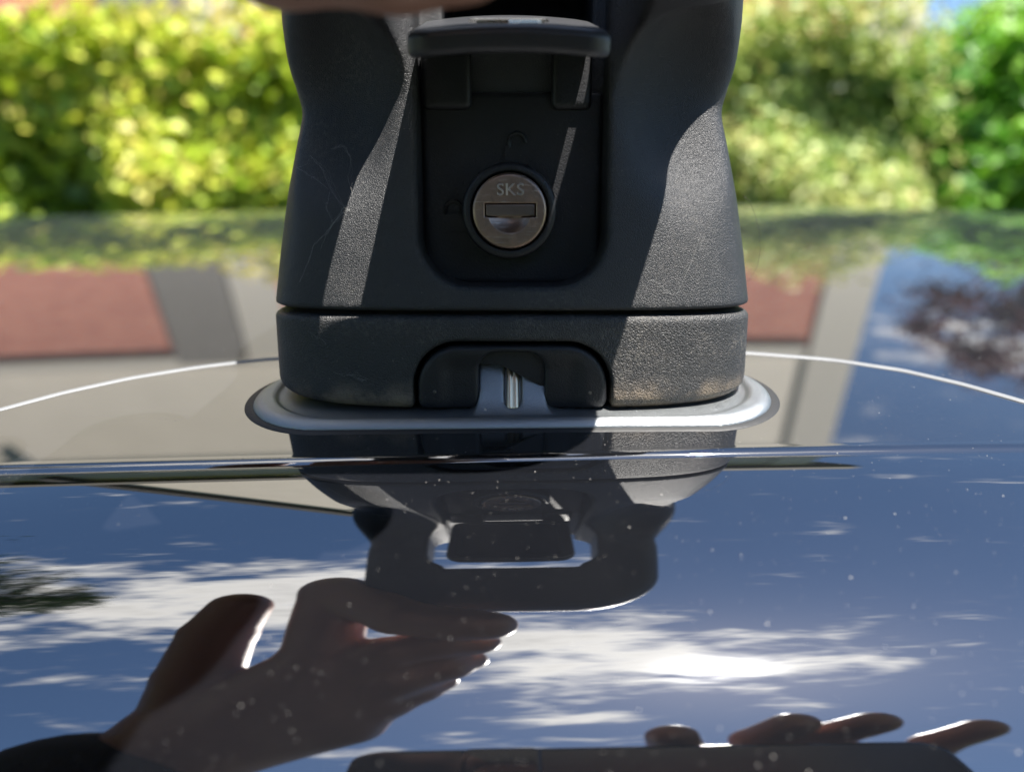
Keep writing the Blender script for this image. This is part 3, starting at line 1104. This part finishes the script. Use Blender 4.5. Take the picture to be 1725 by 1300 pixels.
def f_lock(X, Y, Z):
    r = np.sqrt(X * X + Z * Z)
    f = smax(r - LR, np.abs(Y - 3.0) - 3.0, 0.7)
    f = smax(f, -(sd_rect(X, Z, 0.15, 0.15, 4.65, 1.22, 0.15) * 1.0 + 0 * Y + np.maximum(Y - 1.1, 0) * 3), 0.12)
    dish = smax(np.sqrt(X * X + (Z) ** 2 + (Y + 3.9) ** 2) - 5.55, Z + 0.9, 0.12)
    return smax(f, -dish, 0.12)


V, Fc = surface_nets(f_lock, (-7.2, -0.6, -7.2), (7.2, 6.5, 7.2), 0.13)
lock = obj('lock_cylinder', foot_w(V + [LX, LQ, LH]), Fc, M['lock'], foot)
V, Fc = surface_nets(lambda X, Y, Z: sd_box(X, Y, Z, (0.15, 1.0, 0.15), (4.5, 0.45, 1.1), 0.2), (-5, 0, -1.5), (5, 2, 1.8), 0.15)
obj('key_shutter', foot_w(V + [LX, LQ, LH]), Fc, M['lock_dark'], lock)
cu = bpy.data.curves.new('lettering', 'FONT')
cu.body = 'SKS'
cu.size = 3.0
cu.extrude = 0.3
cu.bevel_depth = 0.035
cu.space_character = 1.08
cu.align_x = 'CENTER'
tmp = bpy.data.objects.new('lettering_source', cu)
COL.objects.link(tmp)
dg = bpy.context.evaluated_depsgraph_get()
dg.update()
me = bpy.data.meshes.new_from_object(tmp.evaluated_get(dg))
tv = np.array([v.co[:] for v in me.vertices])
tf = [tuple(p.vertices) for p in me.polygons]
bpy.data.objects.remove(tmp)
bpy.data.curves.remove(cu)
bpy.data.meshes.remove(me)
tv = np.stack([tv[:, 0], -tv[:, 2] - 0.02, tv[:, 1]], 1)
obj('lettering', foot_w(tv + [LX + 0.15, LQ, LH + 2.75]), tf, M['lettering'], lock, smooth=False)


def f_collar(X, Y, Z):
    r = np.sqrt(X * X + Z * Z)
    f = smax(smax(r - 8.7, np.abs(Y - 4.2) - 3.4, 1.2), -(r - LR - 0.25), 0.4)
    return f


V, Fc = surface_nets(f_collar, (-9.5, 0, -9.5), (9.5, 8.2, 9.5), 0.3)
obj('lock_collar', foot_w(V + [LX, LQ + 0.2, LH]), Fc, M['plastic_in'], foot)

# flap, swung up and out on its hinges
FA = np.array([-0.8, 9.6, 69.6])
FB = np.array([-0.4, -19.0, 61.6])
fl = np.linalg.norm(FB - FA)
fdir = (FB - FA) / fl
fnorm = np.cross([1, 0, 0], fdir)
fnorm = fnorm if fnorm[2] > 0 else -fnorm


def flap_w(V):
    V = np.asarray(V, float)
    return foot_w(FA + V[:, :1] * np.array([1, 0, 0]) + V[:, 1:2] * fdir + V[:, 2:3] * fnorm)


def f_flap(X, L, T):
    t0 = 0.0045 * X * X
    out_ = smax(sd_rect(X, L, 0, fl / 2, 15.4 - 0.012 * (fl - L), fl / 2, 4.0), np.abs(T + t0) - 1.9, 1.3)
    und = sd_box(X, L, T + t0, (0, fl / 2 - 1, -2.4), (12.6, fl / 2 - 2.5, 1.6), 0.8)
    return smax(out_, -und, 0.5)


V, Fc = surface_nets(f_flap, (-17, -2, -5), (17, fl + 2, 4), 0.33)
flip = fnorm[2] * fdir[1] < 0
flap = obj('flap', flap_w(V), Fc[:, ::-1] if np.dot(np.cross([1, 0, 0], fdir), fnorm) < 0 else Fc, M['plastic_flap'], foot)
ev = []
for (x, l) in ((-6.2, fl - 11), (-5.4, fl - 12.5), (5.4, fl - 12.5), (6.2, fl - 11), (4.8, fl - 6.8), (0, fl - 4.6), (-4.8, fl - 6.8)):
    ev.append((x, l))
Vt = [(x, l, 2.35 - 0.0045 * x * x) for x, l in ev]
Vb = [(x * 1.06, (l - fl + 8) * 1.06 + fl - 8, 1.7 - 0.0045 * x * x) for x, l in ev]
ne = len(ev)
obj('emblem', flap_w(np.array(Vt + Vb)), [tuple(range(ne))] + [(k, ne + k, ne + (k + 1) % ne, (k + 1) % ne) for k in range(ne)], M['emblem'], flap, smooth=False)
# ------------------------------------------------------------------ smartphone
pu = np.array([0, sin(PITCH), cos(PITCH)])
pf = np.array([0, cos(PITCH), -sin(PITCH)])
px_ = np.array([1.0, 0, 0])


def phone_w(V):
    V = np.asarray(V, float)
    return mm(V[:, :1] * px_ + V[:, 1:2] * pf + V[:, 2:3] * pu)


phone = thing('smartphone', 'dark smartphone held level over the roof edge, mirrored in the paint', 'phone', tuple(mm([40, -17, -33])))
V, Fc = surface_nets(lambda X, Y, Z: smax(sd_rect(X, Z, 40, 4, 79.5, 36, 9), np.abs(Y + 9) - 4.3, 2.5), (-42, -16, -35), (122, -3, 43), 1.2)
obj('case', phone_w(V), Fc, M['phone'], phone)
V, Fc = surface_nets(lambda X, Y, Z: smax(sd_rect(X, Z, 0, 4, 10.5, 34.5, 3), np.abs(Y + 4.5) - 1.6, 1.0), (-12, -8, -33), (12, -2, 41), 0.8)
obj('camera_bar', phone_w(V), Fc, M['phone_bar'], phone)
V, Fc = box((40, -13.6, 4), (152, 0.6, 66))
obj('screen', phone_w(V), Fc, M['phone_bar'], phone, smooth=False)

# ------------------------------------------------------------------ the photographer
person = thing('person', 'person in dark jacket leaning over the car, hand under the rack foot', 'person', (-0.02, -0.6, 0))
Zr = ZC * 1000


def chain(X, Y, Z, pts, rad, f, k):
    for i in range(len(pts) - 1):
        c = sd_cap(X, Y, Z, pts[i], pts[i + 1], rad[i], rad[i + 1])
        f = c if f is None else smin(f, c, k)
    return f


LW = (-98, -10, 46)
LHAND = dict(
    index=([(-47, 62, 43), (-45, 108, 47), (-25, 91, 31.0), (-12, 87.2, 29.0), (-5.5, 86.2, 28.6)], [10.5, 9.6, 8.8, 8.2, 7.6]),
    middle=([(-47, 46, 42), (-30, 70, 40), (-18, 75, 41), (-9, 75, 44)], [10.5, 9.3, 8.5, 7.4]),
    ring=([(-43, 33, 43), (-28, 52, 42), (-17, 59, 46), (-12, 62, 53)], [10, 9, 8, 7.2]),
    pinky=([(-43, 20, 44), (-32, 35, 44), (-24, 43, 48), (-19, 47, 55)], [9, 8, 7.2, 6.5]),
    thumb=([(-86, 20, 48), (-80, 54, 50), (-75, 83, 50), (-69, 100, 46)], [13, 11.5, 10, 8.4]))
RW = (122, -92, -28)
RHAND = dict(
    index=([(78, -48, 22), (61, -30, 50), (51, -9, 53), (47, 6, 48)], [10.5, 9.2, 8.4, 7.6]),
    middle=([(93, -48, 26), (82, -27, 55), (76, -5, 57), (81, 12, 51)], [10.5, 9.6, 8.8, 7.8]),
    ring=([(107, -48, 25), (101, -25, 55), (95, -3, 57), (104, 12, 51)], [10.2, 9.4, 8.6, 7.6]),
    pinky=([(119, -50, 20), (123, -28, 48), (128, -9, 53), (136, 6, 50)], [9.2, 8.4, 7.8, 7.0]),
    thumb=([(92, -58, -18), (74, -38, -38), (64, -18, -45), (60, -4, -43)], [13, 11, 9.6, 8.4]))


def f_hand(W_, hd, elbow):
    def f(X, Y, Z):
        r = sd_cap(X, Y, Z, elbow, W_, 40, 25)
        for nm in ('index', 'middle', 'ring', 'pinky'):
            r = smin(r, sd_cap(X, Y, Z, W_, hd[nm][0][0], 19, 12), 9)
        r = smin(r, sd_cap(X, Y, Z, W_, hd['thumb'][0][0], 19, 15), 9)
        r = smin(r, sd_cap(X, Y, Z, hd['index'][0][0], hd['thumb'][0][0], 10, 12), 9)
        out_ = r
        for nm in hd:
            c = chain(X, Y, Z, hd[nm][0], hd[nm][1], None, 2.0)
            out_ = smin(out_, c, 3.2)
        return out_
    return f


LE = (-265, -225, -115)
RE = (300, -310, -270)
lf = surface_nets(f_hand(LW, LHAND, LE), (-180, -90, -20), (12, 125, 100), 1.5)
rf = surface_nets(f_hand(RW, RHAND, RE), (34, -160, -95), (190, 28, 76), 1.6)

hd_c = np.array([0.0, -500, 150.0])


def f_body(X, Y, Z):
    z0 = Zr
    f = sd_cap(X, Y, Z, (-20, -600, 980 - z0), (-20, -580, 1290 - z0), 120, 135)
    f = smin(f, sd_cap(X, Y, Z, (-100, -570, 1385 - z0), (80, -570, 1385 - z0), 88, 88), 60)
    f = smin(f, sd_cap(X, Y, Z, (-5, -565, 1440 - z0), (0, -525, 1560 - z0), 58, 54), 30)
    for sx_, sh, el in ((-1, (-195, -570, 1415 - z0), LE), (1, (165, -570, 1415 - z0), RE)):
        f = smin(f, sd_cap(X, Y, Z, sh, el, 52, 40), 30)
        f = smin(f, sd_cap(X, Y, Z, el, LW if sx_ < 0 else RW, 39, 24), 8)
        hx = -20 + sx_ * 88
        f = smin(f, sd_cap(X, Y, Z, (hx, -600, 930 - z0), (hx + sx_ * 12, -580, 500 - z0), 88, 56), 40)
        f = smin(f, sd_cap(X, Y, Z, (hx + sx_ * 12, -580, 500 - z0), (hx + sx_ * 14, -620, 95 - z0), 56, 38), 12)
        f = smin(f, sd_cap(X, Y, Z, (hx + sx_ * 14, -630, 50 - z0), (hx + sx_ * 24, -480, 36 - z0), 36, 30), 20)
    hx, hy, hz = X - hd_c[0], Y - hd_c[1], Z - hd_c[2]
    skull = (np.sqrt((hx / 76) ** 2 + ((hy + 8) / 96) ** 2 + ((hz - 20) / 98) ** 2) - 1) * 76
    jaw = (np.sqrt((hx / 58) ** 2 + ((hy - 22) / 66) ** 2 + ((hz + 52) / 64) ** 2) - 1) * 58
    head = smin(skull, jaw, 25)
    head = smin(head, sd_cap(X, Y, Z, hd_c + [0, 80, 18], hd_c + [0, 104, -18], 8, 14), 10)
    for sx_ in (-1, 1):
        head = smin(head, sd_cap(X, Y, Z, hd_c + [sx_ * 78, -4, 22], hd_c + [sx_ * 75, 2, -20], 12, 9), 5)
        head = smax(head, -(np.sqrt((hx - sx_ * 32) ** 2 + (hy - 88) ** 2 + (hz - 12) ** 2) - 15), 8)
    head = smin(head, sd_cap(X, Y, Z, hd_c + [-18, 82, -50], hd_c + [18, 82, -50], 7, 7), 6)
    return smin(f, head, 18)


bf = surface_nets(f_body, (-360, -760, -ZC * 1000 + 2), (380, 20, 290), 9.0)
body_parts = []
k = 0
for V, Fc in (lf, rf, bf):
    body_parts.append((mm(V), Fc + k))
    k += len(V)
obj('body', np.concatenate([p[0] for p in body_parts]), np.concatenate([p[1] for p in body_parts]), M['skin'], person)
for sx_ in (-1, 1):
    V, Fc = surface_nets(lambda X, Y, Z: np.sqrt(X * X + Y * Y + Z * Z) - 12, (-14, -14, -14), (14, 14, 14), 2)
    obj('eye', mm(V + hd_c + [sx_ * 32, 76, 12]), Fc, M['eye'], person)


def f_jacket(X, Y, Z):
    z0 = Zr
    f = sd_cap(X, Y, Z, (-20, -605, 900 - z0), (-20, -580, 1290 - z0), 142, 152)
    f = smin(f, sd_cap(X, Y, Z, (-100, -570, 1385 - z0), (80, -570, 1385 - z0), 104, 104), 60)
    f = smin(f, sd_cap(X, Y, Z, (-5, -567, 1440 - z0), (-3, -552, 1500 - z0), 76, 70), 25)
    f = smax(f, 850 - z0 - Z, 10)
    for sh, el, wr in (((-195, -570, 1415 - z0), LE, LW), ((165, -570, 1415 - z0), RE, RW)):
        el_, wr_ = np.array(el, float), np.array(wr, float)
        cuff = el_ + (wr_ - el_) * 0.95
        f = smin(f, sd_cap(X, Y, Z, sh, el, 68, 55), 30)
        f = smin(f, sd_cap(X, Y, Z, el, cuff, 55, 36), 10)
    wr_ = 5 * np.sin(Z * 0.045 + X * 0.03) * np.sin(Y * 0.05 + Z * 0.02)
    return f + wr_


V, Fc = surface_nets(f_jacket, (-380, -790, 800 - Zr), (400, 20, 120), 8.0)
obj('jacket', mm(V), Fc, M['jacket'], person)


def f_trousers(X, Y, Z):
    z0 = Zr
    f = sd_cap(X, Y, Z, (-20, -600, 940 - z0), (-20, -598, 1000 - z0), 132, 128)
    for sx_ in (-1, 1):
        hx = -20 + sx_ * 88
        f = smin(f, sd_cap(X, Y, Z, (hx, -600, 930 - z0), (hx + sx_ * 12, -580, 500 - z0), 102, 72), 30)
        f = smin(f, sd_cap(X, Y, Z, (hx + sx_ * 12, -580, 500 - z0), (hx + sx_ * 14, -615, 110 - z0), 72, 60), 14)
    return f


V, Fc = surface_nets(f_trousers, (-260, -760, 50 - Zr), (220, -440, 1140 - Zr), 9.0)
obj('trousers', mm(V), Fc, M['trousers'], person)
for sx_ in (-1, 1):
    hx = -20 + sx_ * 102
    V, Fc = surface_nets(lambda X, Y, Z: smax(sd_cap(X, Y, Z, (hx, -635, 52 - Zr), (hx + sx_ * 10, -470, 44 - Zr), 48, 42), 6 - Zr - Z, 6), (hx - 70, -700, -Zr), (hx + 70, -400, 120 - Zr), 6)
    obj('shoe', mm(V), Fc, M['leather'], person)


def f_hair(X, Y, Z):
    hx, hy, hz = X - hd_c[0], Y - hd_c[1], Z - hd_c[2]
    s_ = (np.sqrt((hx / 84) ** 2 + ((hy + 12) / 103) ** 2 + ((hz - 24) / 106) ** 2) - 1) * 84
    s_ = s_ + 2.5 * np.sin(hx * 0.25 + hz * 0.06) * np.sin(hz * 0.09)
    s_ = smax(s_, hy * 0.75 - hz * 0.55 - 18, 10)
    return smax(s_, -hz - 35, 10)


V, Fc = surface_nets(f_hair, (-100, -640, 80), (100, -380, 300), 5)
obj('hair', mm(V), Fc, M['hair'], person)

# ------------------------------------------------------------------ cobweb threads on the foot


def on_foot(u_, v_):
    x = (u_ - 862.5) / FPX
    y = (650 - v_) / FPX
    r = np.array([x, cos(PITCH) + y * sin(PITCH), -sin(PITCH) + y * cos(PITCH)])
    d = 140.0
    for _ in range(14):
        p = r * d / r[1]
        q_ = front_q(p[0], p[2] - FZ)
        d = 0.5 * d + 0.5 * (FD + q_ - 0.12)
    return r * d / r[1]


def web(label, lines):
    Vs = []
    for ln, rad in lines:
        pts = np.array([on_foot(*p) for p in ln])
        for strand in range(4):
            t = np.linspace(0, len(pts) - 1, 9 * len(pts))
            if strand:
                a_ = RNG.uniform(0, 0.5)
                t = np.linspace(a_ * (len(pts) - 1), RNG.uniform(a_ + 0.2, 1.0) * (len(pts) - 1), 7 * len(pts))
            P = np.stack([np.interp(t, range(len(pts)), pts[:, i]) for i in range(3)], 1)
            wob = np.cumsum(RNG.normal(0, 0.07, P.shape), 0)
            wob -= np.linspace(0, 1, len(P))[:, None] * wob[-1]
            P += wob * np.array([1, 0.15, 1]) * (0.6 + 0.5 * strand)
            Vs.append(tube(P, rad * (0.55 if strand == 0 else 0.3), 4))
    V, Fc = merge(Vs)
    o_ = obj('cobweb', mm(V), Fc, M['web'], None, origin=tuple(mm(V).mean(0)))
    o_['label'] = label
    o_['category'] = 'cobweb'
    o_['group'] = 'cobweb threads on the rack foot'


web('tangled grey cobweb on the shaded cheek of the foot', [
    ([(484, 268), (500, 282), (520, 275), (524, 262), (545, 285), (556, 315), (566, 335), (580, 352), (592, 356)], 0.02),
    ([(582, 345), (560, 375), (545, 395), (530, 410), (522, 440), (512, 462), (504, 475)], 0.036),
    ([(556, 252), (580, 246), (592, 268), (588, 300), (596, 330), (590, 352)], 0.022),
    ([(500, 282), (530, 300), (552, 318)], 0.02), ([(560, 375), (548, 350), (556, 322)], 0.02),
    ([(592, 352), (575, 362), (552, 392), (540, 420)], 0.026)])
web('short pale cobweb wisp low on the shaded base', [
    ([(560, 626), (578, 632), (600, 630), (622, 640)], 0.02), ([(590, 632), (606, 638), (618, 641)], 0.026), ([(520, 560), (540, 572), (552, 584)], 0.02)])
web('fine cobweb thread hanging over the sunlit lower face', [
    ([(1180, 395), (1166, 440), (1150, 475), (1140, 496)], 0.022), ([(1090, 472), (1104, 474), (1116, 486), (1132, 497), (1146, 490)], 0.02), ([(1188, 398), (1176, 425)], 0.02)])


hp = []
for (u_, v_) in ((1252, 330), (1262, 338), (1272, 362), (1279, 390), (1281, 420), (1276, 448), (1264, 470), (1250, 482)):
    x = (u_ - 862.5) / FPX
    y = (650 - v_) / FPX
    r_ = np.array([x, cos(PITCH) + y * sin(PITCH), -sin(PITCH) + y * cos(PITCH)])
    hp.append(r_ * 152.0 / r_[1])
hp = np.array(hp)
t_ = np.linspace(0, len(hp) - 1, 40)
hp = np.stack([np.interp(t_, range(len(hp)), hp[:, i]) for i in range(3)], 1)
V, Fc = tube(hp, 0.03, 5)
o_ = obj('stray_hair', mm(V), Fc, M['hair'], None, origin=tuple(mm(V).mean(0)))
o_['label'] = 'single fine hair curling out from the sunlit edge of the foot'
o_['category'] = 'hair'
